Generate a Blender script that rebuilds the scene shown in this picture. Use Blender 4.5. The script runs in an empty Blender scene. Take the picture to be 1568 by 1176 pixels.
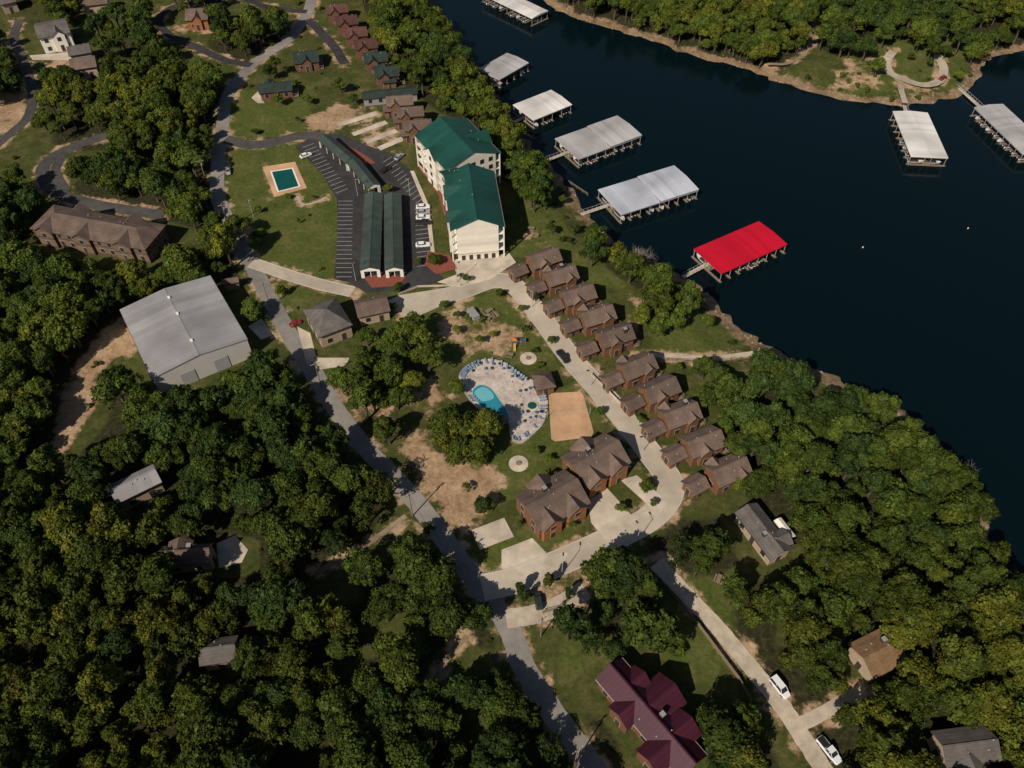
import bpy, math, random
import numpy as np
from mathutils import Vector, Matrix
random.seed(7)
rng = np.random.default_rng(7)
F=1231.0; CX=784.0; CY=588.0; TH=math.radians(50); H=150.0; WZ=-2.5
S_,C_=math.sin(TH),math.cos(TH)
scene=bpy.context.scene
def P(u,v,z=0.0):
    a=(u-CX)/F; b=(v-CY)/F
    t=(H-z)/(S_+b*C_)
    return np.array([a*t,(C_-b*S_)*t])
def link(o,parent=None):
    scene.collection.objects.link(o)
    if parent is not None: o.parent=parent
    return o
def empty(name,loc=(0,0,0),rz=0):
    e=bpy.data.objects.new(name,None); e.location=loc; e.rotation_euler=(0,0,rz); e.empty_display_size=1
    return link(e)
# ---------------------------------------------------------------- materials
def mat(name,col,rough=0.8,var=0.25,scale=1.0,scale2=None,col2=None,spec=0.3,metal=0.0,bump=0.0,stripe=None,coords='Object',orand=0):
    m=bpy.data.materials.new(name); m.use_nodes=True
    nt=m.node_tree; N=nt.nodes; L=nt.links; b=N['Principled BSDF']
    b.inputs['Roughness'].default_value=rough; b.inputs['Specular IOR Level'].default_value=spec; b.inputs['Metallic'].default_value=metal
    tc=N.new('ShaderNodeTexCoord')
    n=N.new('ShaderNodeTexNoise'); n.inputs['Scale'].default_value=scale; n.inputs['Detail'].default_value=6; n.inputs['Roughness'].default_value=0.65
    L.new(tc.outputs[coords],n.inputs['Vector'])
    r=N.new('ShaderNodeValToRGB'); L.new(n.outputs['Fac'],r.inputs['Fac'])
    c2=col2 if col2 else tuple(min(1,c*(1+var)) for c in col)
    c1=col if col2 else tuple(c*(1-var) for c in col)
    r.color_ramp.elements[0].position=0.3; r.color_ramp.elements[0].color=(*c1,1)
    r.color_ramp.elements[1].position=0.7; r.color_ramp.elements[1].color=(*c2,1)
    out=r.outputs['Color']
    def scale_by(out,sock):
        mx=N.new('ShaderNodeVectorMath'); mx.operation='SCALE'; L.new(out,mx.inputs[0]); L.new(sock,mx.inputs['Scale']); return mx.outputs[0]
    if scale2:
        n2=N.new('ShaderNodeTexNoise'); n2.inputs['Scale'].default_value=scale2; n2.inputs['Detail'].default_value=4
        L.new(tc.outputs[coords],n2.inputs['Vector'])
        mr=N.new('ShaderNodeMapRange'); mr.inputs[1].default_value=.3; mr.inputs[2].default_value=.7; mr.inputs[3].default_value=.72; mr.inputs[4].default_value=1.2
        L.new(n2.outputs['Fac'],mr.inputs[0]); out=scale_by(out,mr.outputs[0])
    if orand:
        oi=N.new('ShaderNodeObjectInfo'); mr=N.new('ShaderNodeMapRange'); mr.inputs[3].default_value=1-orand; mr.inputs[4].default_value=1+orand
        L.new(oi.outputs['Random'],mr.inputs[0]); out=scale_by(out,mr.outputs[0])
    if stripe:
        sp,wd,dk=stripe[:3]; ax=stripe[3] if len(stripe)>3 else 0
        sx=N.new('ShaderNodeSeparateXYZ'); L.new(tc.outputs[coords],sx.inputs[0])
        d=N.new('ShaderNodeMath'); d.operation='DIVIDE'; d.inputs[1].default_value=sp; L.new(sx.outputs[ax],d.inputs[0])
        fr=N.new('ShaderNodeMath'); fr.operation='FRACT'; L.new(d.outputs[0],fr.inputs[0])
        lt=N.new('ShaderNodeMath'); lt.operation='LESS_THAN'; lt.inputs[1].default_value=wd; L.new(fr.outputs[0],lt.inputs[0])
        mr=N.new('ShaderNodeMapRange'); mr.inputs[3].default_value=1; mr.inputs[4].default_value=dk; L.new(lt.outputs[0],mr.inputs[0])
        fl=N.new('ShaderNodeMath'); fl.operation='FLOOR'; L.new(d.outputs[0],fl.inputs[0])
        wn=N.new('ShaderNodeTexWhiteNoise'); wn.noise_dimensions='1D'; L.new(fl.outputs[0],wn.inputs['W'])
        mr2=N.new('ShaderNodeMapRange'); mr2.inputs[3].default_value=.88; mr2.inputs[4].default_value=1.1; L.new(wn.outputs['Value'],mr2.inputs[0])
        mm=N.new('ShaderNodeMath'); mm.operation='MULTIPLY'; L.new(mr.outputs[0],mm.inputs[0]); L.new(mr2.outputs[0],mm.inputs[1])
        out=scale_by(out,mm.outputs[0])
    L.new(out,b.inputs['Base Color'])
    if bump:
        bp=N.new('ShaderNodeBump'); bp.inputs['Strength'].default_value=bump; bp.inputs['Distance'].default_value=0.2
        L.new(n.outputs['Fac'],bp.inputs['Height']); L.new(bp.outputs[0],b.inputs['Normal'])
    return m
M={}
M['asphalt_old']=mat('asphalt_old',(.225,.205,.185),.9,.16,.5,.06,spec=.2)
M['asphalt']=mat('asphalt_black',(.040,.038,.040),.9,.3,.4,.05,spec=.2)
M['asphalt_mid']=mat('asphalt_mid',(.070,.066,.063),.9,.25,.4,.05,spec=.2)
M['concrete']=mat('concrete',(.43,.37,.295),.85,.12,.35,.05)
M['gravel']=mat('gravel_road',(.42,.355,.275),.95,.22,.5,.07)
M['dirtpath']=mat('dirt_path',(.24,.18,.12),.95,.3,.6,.1)
M['kerb']=mat('kerb',(.46,.42,.36),.9,.1,1)
M['white']=mat('white_paint',(.74,.70,.63),.6,.06,.6)
M['marking']=mat('marking_paint',(.38,.38,.36),.6,.2,1)
M['cream']=mat('cream_siding',(.68,.63,.54),.7,.05,.5,stripe=(1.2,.04,.94,2))
M['greenroof']=mat('green_metal_roof',(.012,.066,.052),.5,.14,.25,.08,stripe=(1.0,.12,.75))
M['carportroof']=mat('carport_roof',(.050,.070,.060),.55,.12,.3,.08,stripe=(1.0,.12,.78))
M['brownroof']=mat('brown_shingles',(.140,.098,.078),.9,.16,1.6,.35,stripe=(.55,.2,.9,1),orand=.16)
M['redbrownroof']=mat('dark_red_shingles',(.085,.038,.030),.9,.2,1.6,.35,orand=.2)
M['greyroof']=mat('grey_shingles',(.12,.106,.098),.9,.18,1.6,.35,stripe=(.55,.2,.9,1))
M['tanroof']=mat('tan_shingles',(.21,.125,.065),.9,.2,1.6,.35,stripe=(.55,.2,.88,1))
M['darkgreenroof']=mat('dark_green_shingles',(.022,.036,.030),.85,.2,1.6,.35)
M['maroon']=mat('maroon_metal',(.055,.011,.024),.55,.15,.3,stripe=(.8,.14,.65))
M['metalroof']=mat('galvanised_roof',(.29,.28,.285),.5,.09,.15,.04,stripe=(1.6,.05,.85))
M['dockwhite']=mat('white_dock_roof',(.66,.63,.60),.5,.05,.2,.06,stripe=(1.3,.06,.9))
M['dockgrey']=mat('grey_dock_roof',(.40,.385,.385),.5,.07,.2,.06,stripe=(1.3,.06,.87))
M['dockblue']=mat('bluegrey_dock_roof',(.45,.47,.53),.5,.06,.2,.06,stripe=(1.3,.06,.89))
M['dockred']=mat('red_dock_roof',(.50,.004,.022),.6,.06,.2,stripe=(1.3,.06,.85))
M['logwall']=mat('log_wall',(.175,.085,.043),.8,.25,1,stripe=(.35,.25,.65,2))
M['brickwall']=mat('brown_log_siding',(.15,.068,.042),.8,.2,1,stripe=(.4,.2,.7,2))
M['orangewall']=mat('orange_log_wall',(.30,.12,.045),.8,.2,1,stripe=(.4,.2,.7,2))
M['aptwall']=mat('tan_brown_siding',(.16,.105,.075),.8,.2,1,stripe=(2.9,.25,.6,2))
M['greywall']=mat('grey_siding',(.25,.24,.24),.8,.1,1)
M['warewall']=mat('warehouse_siding',(.60,.57,.52),.7,.06,.4,stripe=(1.2,.08,.9,0))
M['tanwall']=mat('tan_siding',(.36,.28,.20),.8,.1,1)
M['glass']=mat('window_glass',(.02,.025,.03),.12,.2,1,spec=.6)
M['trim']=mat('trim',(.38,.33,.27),.7,.1,1)
M['darktrim']=mat('dark_trim',(.05,.035,.03),.7,.1,1)
M['wood']=mat('weathered_wood',(.20,.15,.10),.85,.2,2)
M['steel']=mat('galv_steel',(.35,.35,.36),.5,.1,2)
M['dark']=mat('dark_void',(.012,.012,.013),.8,.2,1)
M['rubber']=mat('tyre_rubber',(.02,.02,.02),.9,.1,1)
M['sand']=mat('volleyball_sand',(.50,.305,.175),.95,.08,.8,.15)
M['paver']=mat('pool_deck_pavers',(.48,.41,.36),.85,.16,1.2,.3)
M['poolblue']=mat('pool_water_blue',(.025,.22,.29),.08,.12,.3,spec=.5)
M['poolpale']=mat('pool_water_shallow',(.14,.42,.46),.08,.1,.4,spec=.5)
M['poolgreen']=mat('pool_water_green',(.006,.075,.065),.08,.15,.2,spec=.5)
M['mulch']=mat('red_mulch',(.20,.06,.04),.95,.3,2)
M['bluefab']=mat('blue_canvas',(.05,.09,.15),.8,.1,1)
M['loungefab']=mat('lounger_sling',(.17,.25,.34),.8,.2,1)
M['orange']=mat('orange_plastic',(.45,.13,.03),.5,.1,1)
M['yellow']=mat('yellow_plastic',(.4,.26,.05),.5,.1,1)
M['boathull']=mat('boat_gelcoat',(.6,.6,.6),.3,.05,1)
M['bark']=mat('bark',(.085,.065,.05),.95,.3,3,bump=.5)
M['greybark']=mat('grey_bark',(.20,.18,.16),.95,.2,3)
M['pad']=mat('patio_concrete',(.49,.42,.335),.85,.12,.6,.2)
# ground
def ground_mat():
    m=bpy.data.materials.new('ground_cover'); m.use_nodes=True; nt=m.node_tree; N=nt.nodes; L=nt.links; b=N['Principled BSDF']
    b.inputs['Roughness'].default_value=.95; b.inputs['Specular IOR Level'].default_value=.1
    tc=N.new('ShaderNodeTexCoord'); at=N.new('ShaderNodeAttribute'); at.attribute_name='cover'
    sp=N.new('ShaderNodeSeparateColor'); L.new(at.outputs['Color'],sp.inputs[0])
    def noise(s,d=6,r=.65):
        n=N.new('ShaderNodeTexNoise'); n.inputs['Scale'].default_value=s; n.inputs['Detail'].default_value=d; n.inputs['Roughness'].default_value=r
        L.new(tc.outputs['Object'],n.inputs['Vector']); return n.outputs['Fac']
    def ramp(fac,stops):
        r=N.new('ShaderNodeValToRGB'); L.new(fac,r.inputs['Fac']); e=r.color_ramp.elements
        e[0].position,e[0].color=stops[0][0],(*stops[0][1],1); e[1].position,e[1].color=stops[-1][0],(*stops[-1][1],1)
        for p,c in stops[1:-1]:
            q=e.new(p); q.color=(*c,1)
        return r.outputs['Color']
    def mix(f,a,c):
        x=N.new('ShaderNodeMix'); x.data_type='RGBA'; L.new(f,x.inputs[0]); L.new(a,x.inputs[6]); L.new(c,x.inputs[7]); return x.outputs[2]
    def edge(mask,nz,w=.5,lo=.42,hi=.62):
        a=N.new('ShaderNodeMath'); a.operation='SUBTRACT'; L.new(nz,a.inputs[0]); a.inputs[1].default_value=.5
        c=N.new('ShaderNodeMath'); c.operation='MULTIPLY_ADD'; L.new(a.outputs[0],c.inputs[0]); c.inputs[1].default_value=w*2; L.new(mask,c.inputs[2])
        r=N.new('ShaderNodeMapRange'); r.interpolation_type='SMOOTHSTEP'; r.inputs[1].default_value=lo; r.inputs[2].default_value=hi; L.new(c.outputs[0],r.inputs[0]); return r.outputs[0]
    big=noise(.035); mid=noise(.16,8,.7); fine=noise(.9,8,.75)
    grass=ramp(mid,[(.3,(.036,.046,.012)),(.47,(.058,.067,.018)),(.6,(.092,.088,.030)),(.72,(.16,.118,.06))])
    lawn=ramp(mid,[(.3,(.052,.072,.015)),(.5,(.080,.095,.023)),(.66,(.125,.115,.042)),(.78,(.2,.15,.08))])
    g=mix(edge(at.outputs['Alpha'],big,.3),grass,lawn)
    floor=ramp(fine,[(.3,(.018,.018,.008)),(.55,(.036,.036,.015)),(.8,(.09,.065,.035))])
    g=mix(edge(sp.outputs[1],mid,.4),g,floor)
    dirt=ramp(mid,[(.3,(.22,.138,.08)),(.5,(.34,.225,.135)),(.7,(.47,.34,.22))])
    g=mix(edge(sp.outputs[0],mid,1.2,.38,.72),g,dirt)
    shore=ramp(mid,[(.3,(.10,.068,.038)),(.5,(.20,.135,.08)),(.72,(.34,.24,.155))])
    g=mix(edge(sp.outputs[2],mid,1.2,.35,.7),g,shore)
    mr=N.new('ShaderNodeMapRange'); mr.inputs[1].default_value=.3; mr.inputs[2].default_value=.7; mr.inputs[3].default_value=.6; mr.inputs[4].default_value=1.35; L.new(fine,mr.inputs[0])
    mx=N.new('ShaderNodeVectorMath'); mx.operation='SCALE'; L.new(g,mx.inputs[0]); L.new(mr.outputs[0],mx.inputs['Scale'])
    L.new(mx.outputs[0],b.inputs['Base Color'])
    bp=N.new('ShaderNodeBump'); bp.inputs['Strength'].default_value=.6; bp.inputs['Distance'].default_value=.5; L.new(fine,bp.inputs['Height']); L.new(bp.outputs[0],b.inputs['Normal'])
    return m
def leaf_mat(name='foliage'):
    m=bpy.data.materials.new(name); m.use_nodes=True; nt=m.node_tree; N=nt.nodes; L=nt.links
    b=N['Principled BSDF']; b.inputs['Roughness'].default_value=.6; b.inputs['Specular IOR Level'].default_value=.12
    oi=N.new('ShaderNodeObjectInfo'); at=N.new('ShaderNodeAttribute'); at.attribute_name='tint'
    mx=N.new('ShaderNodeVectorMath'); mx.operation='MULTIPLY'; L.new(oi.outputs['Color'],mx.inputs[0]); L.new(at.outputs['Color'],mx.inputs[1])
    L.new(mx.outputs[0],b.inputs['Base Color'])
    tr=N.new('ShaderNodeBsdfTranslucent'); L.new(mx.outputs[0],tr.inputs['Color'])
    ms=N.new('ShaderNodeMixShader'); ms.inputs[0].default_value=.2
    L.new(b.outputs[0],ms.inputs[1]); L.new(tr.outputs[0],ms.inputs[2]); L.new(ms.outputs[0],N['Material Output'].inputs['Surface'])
    return m
M['leaf']=leaf_mat()
# ---------------------------------------------------------------- mesh builder
class MB:
    def __init__(s): s.v=[]; s.f=[]; s.m=[]; s.mats=[]
    def mi(s,k):
        if k not in s.mats: s.mats.append(k)
        return s.mats.index(k)
    def add(s,vs,fs,k):
        o=len(s.v); s.v+= [tuple(map(float,p)) for p in vs]; i=s.mi(k)
        for f in fs: s.f.append(tuple(a+o for a in f)); s.m.append(i)
    def box(s,x0,x1,y0,y1,z0,z1,k,T=None):
        vs=[(x0,y0,z0),(x1,y0,z0),(x1,y1,z0),(x0,y1,z0),(x0,y0,z1),(x1,y0,z1),(x1,y1,z1),(x0,y1,z1)]
        if T is not None: vs=[T@Vector(p) for p in vs]
        s.add(vs,[(0,3,2,1),(4,5,6,7),(0,1,5,4),(1,2,6,5),(2,3,7,6),(3,0,4,7)],k)
    def prism(s,poly,x0,x1,k,axis='x'):
        n=len(poly)
        if axis=='x': vs=[(x0,a,b) for a,b in poly]+[(x1,a,b) for a,b in poly]
        elif axis=='y': vs=[(a,x0,b) for a,b in poly]+[(a,x1,b) for a,b in poly]
        else: vs=[(a,b,x0) for a,b in poly]+[(a,b,x1) for a,b in poly]
        fs=[tuple(range(n-1,-1,-1)),tuple(range(n,2*n))]+[(i,(i+1)%n,n+(i+1)%n,n+i) for i in range(n)]
        s.add(vs,fs,k)
    def tube(s,p0,p1,r0,r1,k,n=8,cap=True):
        p0=Vector(p0); p1=Vector(p1); d=(p1-p0); q=d.to_track_quat('Z','Y')
        vs=[]
        for p,r in ((p0,r0),(p1,r1)):
            for i in range(n):
                a=2*math.pi*i/n; vs.append(p+q@Vector((r*math.cos(a),r*math.sin(a),0)))
        fs=[(i,(i+1)%n,n+(i+1)%n,n+i) for i in range(n)]
        if cap: fs+=[tuple(range(n-1,-1,-1)),tuple(range(n,2*n))]
        s.add(vs,fs,k)
    def mesh(s,name):
        me=bpy.data.meshes.new(name); me.from_pydata(s.v,[],s.f)
        for k in s.mats: me.materials.append(M[k])
        me.polygons.foreach_set('material_index',s.m); me.update(); return me
    def obj(s,name,loc=(0,0,0),rz=0,parent=None):
        if not s.v: return None
        o=bpy.data.objects.new(name,s.mesh(name)); o.location=loc; o.rotation_euler=(0,0,rz); return link(o,parent)
# ---------------------------------------------------------------- curves/polys
def catmull(pts,n=8,closed=False):
    p=[np.array(q,float) for q in pts]; out=[]; k=len(p)
    rngi=range(k) if closed else range(k-1)
    for i in rngi:
        if closed: a,b,c,d=p[(i-1)%k],p[i],p[(i+1)%k],p[(i+2)%k]
        else:
            b,c=p[i],p[i+1]; a=p[i-1] if i>0 else 2*b-c; d=p[i+2] if i+2<k else 2*c-b
        for j in range(n):
            t=j/n; out.append(.5*((2*b)+(-a+c)*t+(2*a-5*b+4*c-d)*t*t+(-a+3*b-3*c+d)*t**3))
    if not closed: out.append(p[-1])
    return out
def inpoly(pts,poly):
    x,y=pts[:,0],pts[:,1]; ins=np.zeros(len(pts),bool); n=len(poly)
    for i in range(n):
        x0,y0=poly[i]; x1,y1=poly[(i+1)%n]
        if y0==y1: continue
        c=((y0>y)!=(y1>y))&(x<(x1-x0)*(y-y0)/(y1-y0)+x0); ins^=c
    return ins
def segdist(pts,line,closed=False):
    d=np.full(len(pts),1e9); n=len(line)
    for i in range(n if closed else n-1):
        a=np.array(line[i]); b=np.array(line[(i+1)%n]); ab=b-a; L2=max(ab@ab,1e-9)
        t=np.clip(((pts-a)@ab)/L2,0,1); q=pts-(a+t[:,None]*ab); d=np.minimum(d,np.hypot(q[:,0],q[:,1]))
    return d
def sdist(pts,poly):  # + outside
    d=segdist(pts,poly,True); return np.where(inpoly(pts,poly),-d,d)
# ---------------------------------------------------------------- water outline
near=[(500,-300),(560,-130),(620,-60),(655,0),(690,45),(712,80),(738,122),(768,165),(802,208),(838,250),(872,290),(898,325),(925,357),(960,385),(1000,402),(1045,422),(1085,458),(1122,494),(1160,522),(1205,543),(1260,570),(1310,595),(1360,622),(1412,658),(1452,692),(1482,725),(1503,762),(1515,800),(1530,848),(1550,872),(1580,895),(1750,960),(2100,1050)]
far=[(2600,60),(1800,50),(1650,66),(1568,78),(1530,84),(1508,98),(1497,120),(1480,140),(1440,156),(1385,160),(1330,158),(1270,149),(1210,131),(1160,111),(1110,98),(1060,86),(1010,66),(960,51),(900,36),(855,17),(830,-2),(790,-60),(760,-130),(740,-300)]
WP=[P(u,v,WZ) for u,v in near]+[P(u,v,WZ) for u,v in far]
WP=catmull(WP,4,True)
_r=np.random.default_rng(3)
WP=[p+_r.normal(0,.8,2) for p in WP]
def hgt(pts):
    d=sdist(pts,WP)
    land=WZ+2.5*np.clip(d/13.0,0,1)**.75
    return np.where(d<0,np.maximum(WZ+d*.3,-9),land),d
def G(u,v):
    z=0
    for _ in range(4):
        p=P(u,v,z); z=float(hgt(np.array([p]))[0][0])
    return p[0],p[1],z
# ---------------------------------------------------------------- roads
roads=[]
def ribbon(name,px,w,z,mk,kerb=False,margin=1.5,closed=False,n=8,raw=False):
    pts=[P(u,v,0) for u,v in px]; c=catmull(pts,n,closed)
    roads.append((c,w,margin))
    c=np.array(c); t=np.gradient(c,axis=0)
    t/=np.linalg.norm(t,axis=1)[:,None]; nr=np.stack([-t[:,1],t[:,0]],1)
    rs=np.random.default_rng(len(roads)); k=len(c)
    wv=(w/2*(1+rs.normal(0,.035,k)))[:,None] if not kerb else w/2
    wv2=(w/2*(1+rs.normal(0,.035,k)))[:,None] if not kerb else w/2
    mb=MB(); l=c+nr*wv; r=c-nr*wv2
    vs=[(p[0],p[1],z) for p in l]+[(p[0],p[1],z) for p in r]
    rg=range(k-1)
    mb.add(vs,[(k+i,k+(i+1)%k,(i+1)%k,i) for i in rg],mk)
    o=mb.obj(name)
    if kerb:
        kb=MB()
        for sgn,e in ((1,l),(-1,r)):
            a=e; b=e+nr*sgn*.22
            vs=[(*p,z-.02) for p in a]+[(*p,.13) for p in a]+[(*p,.13) for p in b]+[(*p,-.05) for p in b]
            fs=[]
            for i in rg:
                j=(i+1)%k
                for q in range(3): fs.append((q*k+i,q*k+j,(q+1)*k+j,(q+1)*k+i))
            kb.add(vs,fs,'kerb')
        kb.obj('kerb',parent=o)
    return o
polys_ex=[]
def slab(name,px,mk,z=.1,smooth=False,parent=None,exclude=True,margin=1.0,n=5):
    pts=[P(u,v,0) for u,v in px]
    if smooth: pts=catmull(pts,n,True)
    if exclude: polys_ex.append((pts,margin))
    pts=[tuple(p) for p in pts]
    a=sum(pts[i][0]*pts[(i+1)%len(pts)][1]-pts[(i+1)%len(pts)][0]*pts[i][1] for i in range(len(pts)))
    if a<0: pts=pts[::-1]
    mb=MB(); mb.prism(pts,-.05,z,mk,'z'); return mb.obj(name,parent=parent)
ribbon('main_road',[(480,-10),(468,25),(440,62),(400,88),(368,118),(347,150),(340,200),(334,250),(334,300),(352,345),(382,400),(412,455),(442,510),(480,570),(520,635),(562,688),(612,740),(662,800),(706,862),(742,908),(778,958),(802,1020),(846,1090),(890,1150),(930,1210)],4.3,.03,'asphalt_old',margin=-.3)
ribbon('resort_road',[(615,478),(650,462),(705,447),(757,430),(790,440),(830,488),(872,545),(920,600),(960,648),(1000,700),(1028,745),(1000,790),(930,828),(855,862),(790,888),(738,900)],5.4,.055,'concrete',kerb=True,margin=1.5)
ribbon('access_road',[(385,402),(420,414),(460,427),(500,438),(540,447)],3.6,.05,'concrete',kerb=True)
ribbon('gravel_lane',[(775,948),(812,942),(850,930),(897,903)],4,.06,'gravel')
ribbon('gravel_road',[(1005,862),(1030,888),(1065,925),(1105,968),(1150,1022),(1195,1078),(1230,1130),(1275,1200)],3.4,.05,'gravel',margin=1.0)
ribbon('gravel_driveway',[(1218,1112),(1245,1100),(1290,1075),(1325,1055)],2.4,.035,'gravel',margin=-.5)
ribbon('lot_entry_road',[(345,213),(385,222),(425,216),(460,208),(495,208)],4.5,.035,'asphalt_mid')
ribbon('cul_de_sac_road',[(470,30),(490,48),(512,72),(528,98)],3.6,.04,'asphalt')
ribbon('hill_road',[(345,2),(300,4),(262,12),(243,32),(262,55),(300,72),(345,92),(385,100)],3.4,.04,'asphalt')
ribbon('hill_spur_road',[(360,-10),(400,8),(445,16),(470,18)],3.2,.045,'asphalt')
ribbon('west_road',[(-20,235),(15,205),(42,180),(50,145),(38,100),(22,60),(30,30)],3.4,.04,'asphalt_mid')
ribbon('apartment_road',[(165,207),(120,222),(82,240),(65,262),(82,292),(140,312),(200,322),(250,330)],4.2,.04,'asphalt_mid')
ribbon('apartment_spur',[(95,240),(85,262),(100,292)],3,.045,'asphalt_mid')
ribbon('lake_path',[(975,545),(1030,545),(1080,549),(1130,545),(1175,538)],1.8,.04,'gravel')
ribbon('dirt_path',[(482,880),(510,862),(540,850),(570,828),(592,812),(608,800),(622,790)],1.2,.03,'dirtpath',margin=-1)
ribbon('woodland_track',[(715,975),(690,1000),(668,1040),(672,1090)],1.1,.03,'dirtpath',margin=-1)
ribbon('field_path',[(500,302),(480,311),(462,312),(456,300)],.7,.03,'concrete')
ribbon('peninsula_loop_road',[(1368,78),(1358,92),(1362,110),(1385,122),(1415,130),(1438,124),(1445,105),(1436,84)],3.2,.04,'gravel')
ribbon('peninsula_trail',[(1175,98),(1205,97),(1232,82),(1244,55),(1246,30)],1.6,.04,'dirtpath')
ribbon('ramp_track',[(1378,130),(1382,145),(1386,158)],2,.03,'gravel')
lot=[(452,226),(470,214),(492,204),(520,205),(560,222),(600,236),(640,272),(657,318),(664,375),(664,412),(682,428),(650,438),(620,446),(560,448),(535,432),(512,428),(517,360),(516,305),(490,262)]
slab('parking_lot',lot,'asphalt',.03,margin=1.0)
slab('hotel_forecourt',[(690,398),(780,388),(790,402),(750,428),(705,440),(670,432),(700,420)],'pad',.06)
slab('entry_apron',[(612,452),(700,438),(712,452),(650,480),(622,492),(612,480),(590,462)],'concrete',.05)
slab('sidewalk',[(628,262),(634,262),(658,318),(666,390),(660,390),(652,320)],'pad',.12)
slab('planter_bed',[(500,205),(530,222),(560,238),(575,250),(560,252),(520,228)],'mulch',.13)
slab('mulch_bed',[(556,424),(590,420),(622,424),(612,437),(570,441)],'mulch',.16)
slab('mulch_bed',[(655,250),(690,300),(692,325),(680,330),(672,300),(640,255)],'mulch',.14)
slab('mulch_bed',[(655,385),(690,392),(700,412),(668,420),(650,405)],'mulch',.14)
slab('driveway',[(898,758),(930,748),(968,790),(1000,780),(950,735),(975,728),(1025,770),(1000,800),(930,830),(905,800)],'pad',.07)
slab('driveway',[(768,842),(815,824),(840,850),(870,846),(860,870),(790,892),(768,870)],'pad',.07)
slab('patio',[(722,812),(772,793),(787,822),(735,842)],'pad',.1)
for a,b in (((517,192),(577,173)),((540,206),(592,187)),((560,218),(607,200)),((580,228),(617,212))):
    ribbon('cabin_driveway',[a,((a[0]+b[0])/2,(a[1]+b[1])/2),b],2.4,.05,'pad',margin=.5)
for q in ([(380,500),(400,488),(420,512),(400,520)],[(332,832),(360,820),(380,842),(370,862),(335,870)],[(45,85),(110,80),(112,92),(50,92)],[(455,500),(475,510),(485,548),(470,560)],[(480,548),(535,548),(530,560),(490,566)],[(395,158),(385,150),(395,140),(405,158)]):
    slab('concrete_pad',q,'pad',.06)
def lines(p0,p1,n,d,ln,name):
    a=P(*p0); b=P(*p1); q=P(*d)-P(*p0); q/=np.linalg.norm(q); mb=MB()
    for i in range(n+1):
        s=a+(b-a)*i/n; e=s+q*ln; w=np.array([-q[1],q[0]])*.07
        mb.add([(*(s-w),.036),(*(e-w),.036),(*(e+w),.036),(*(s+w),.036)],[(0,1,2,3)],'marking')
    return mb.obj(name)
lines((518,308),(514,424),18,(540,308),4.4,'parking_markings')
lines((463,226),(514,296),13,(480,220),4.2,'parking_markings')
lines((656,318),(662,405),13,(640,320),4.2,'parking_markings')
lines((600,240),(650,302),11,(588,248),4.0,'parking_markings')
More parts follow.
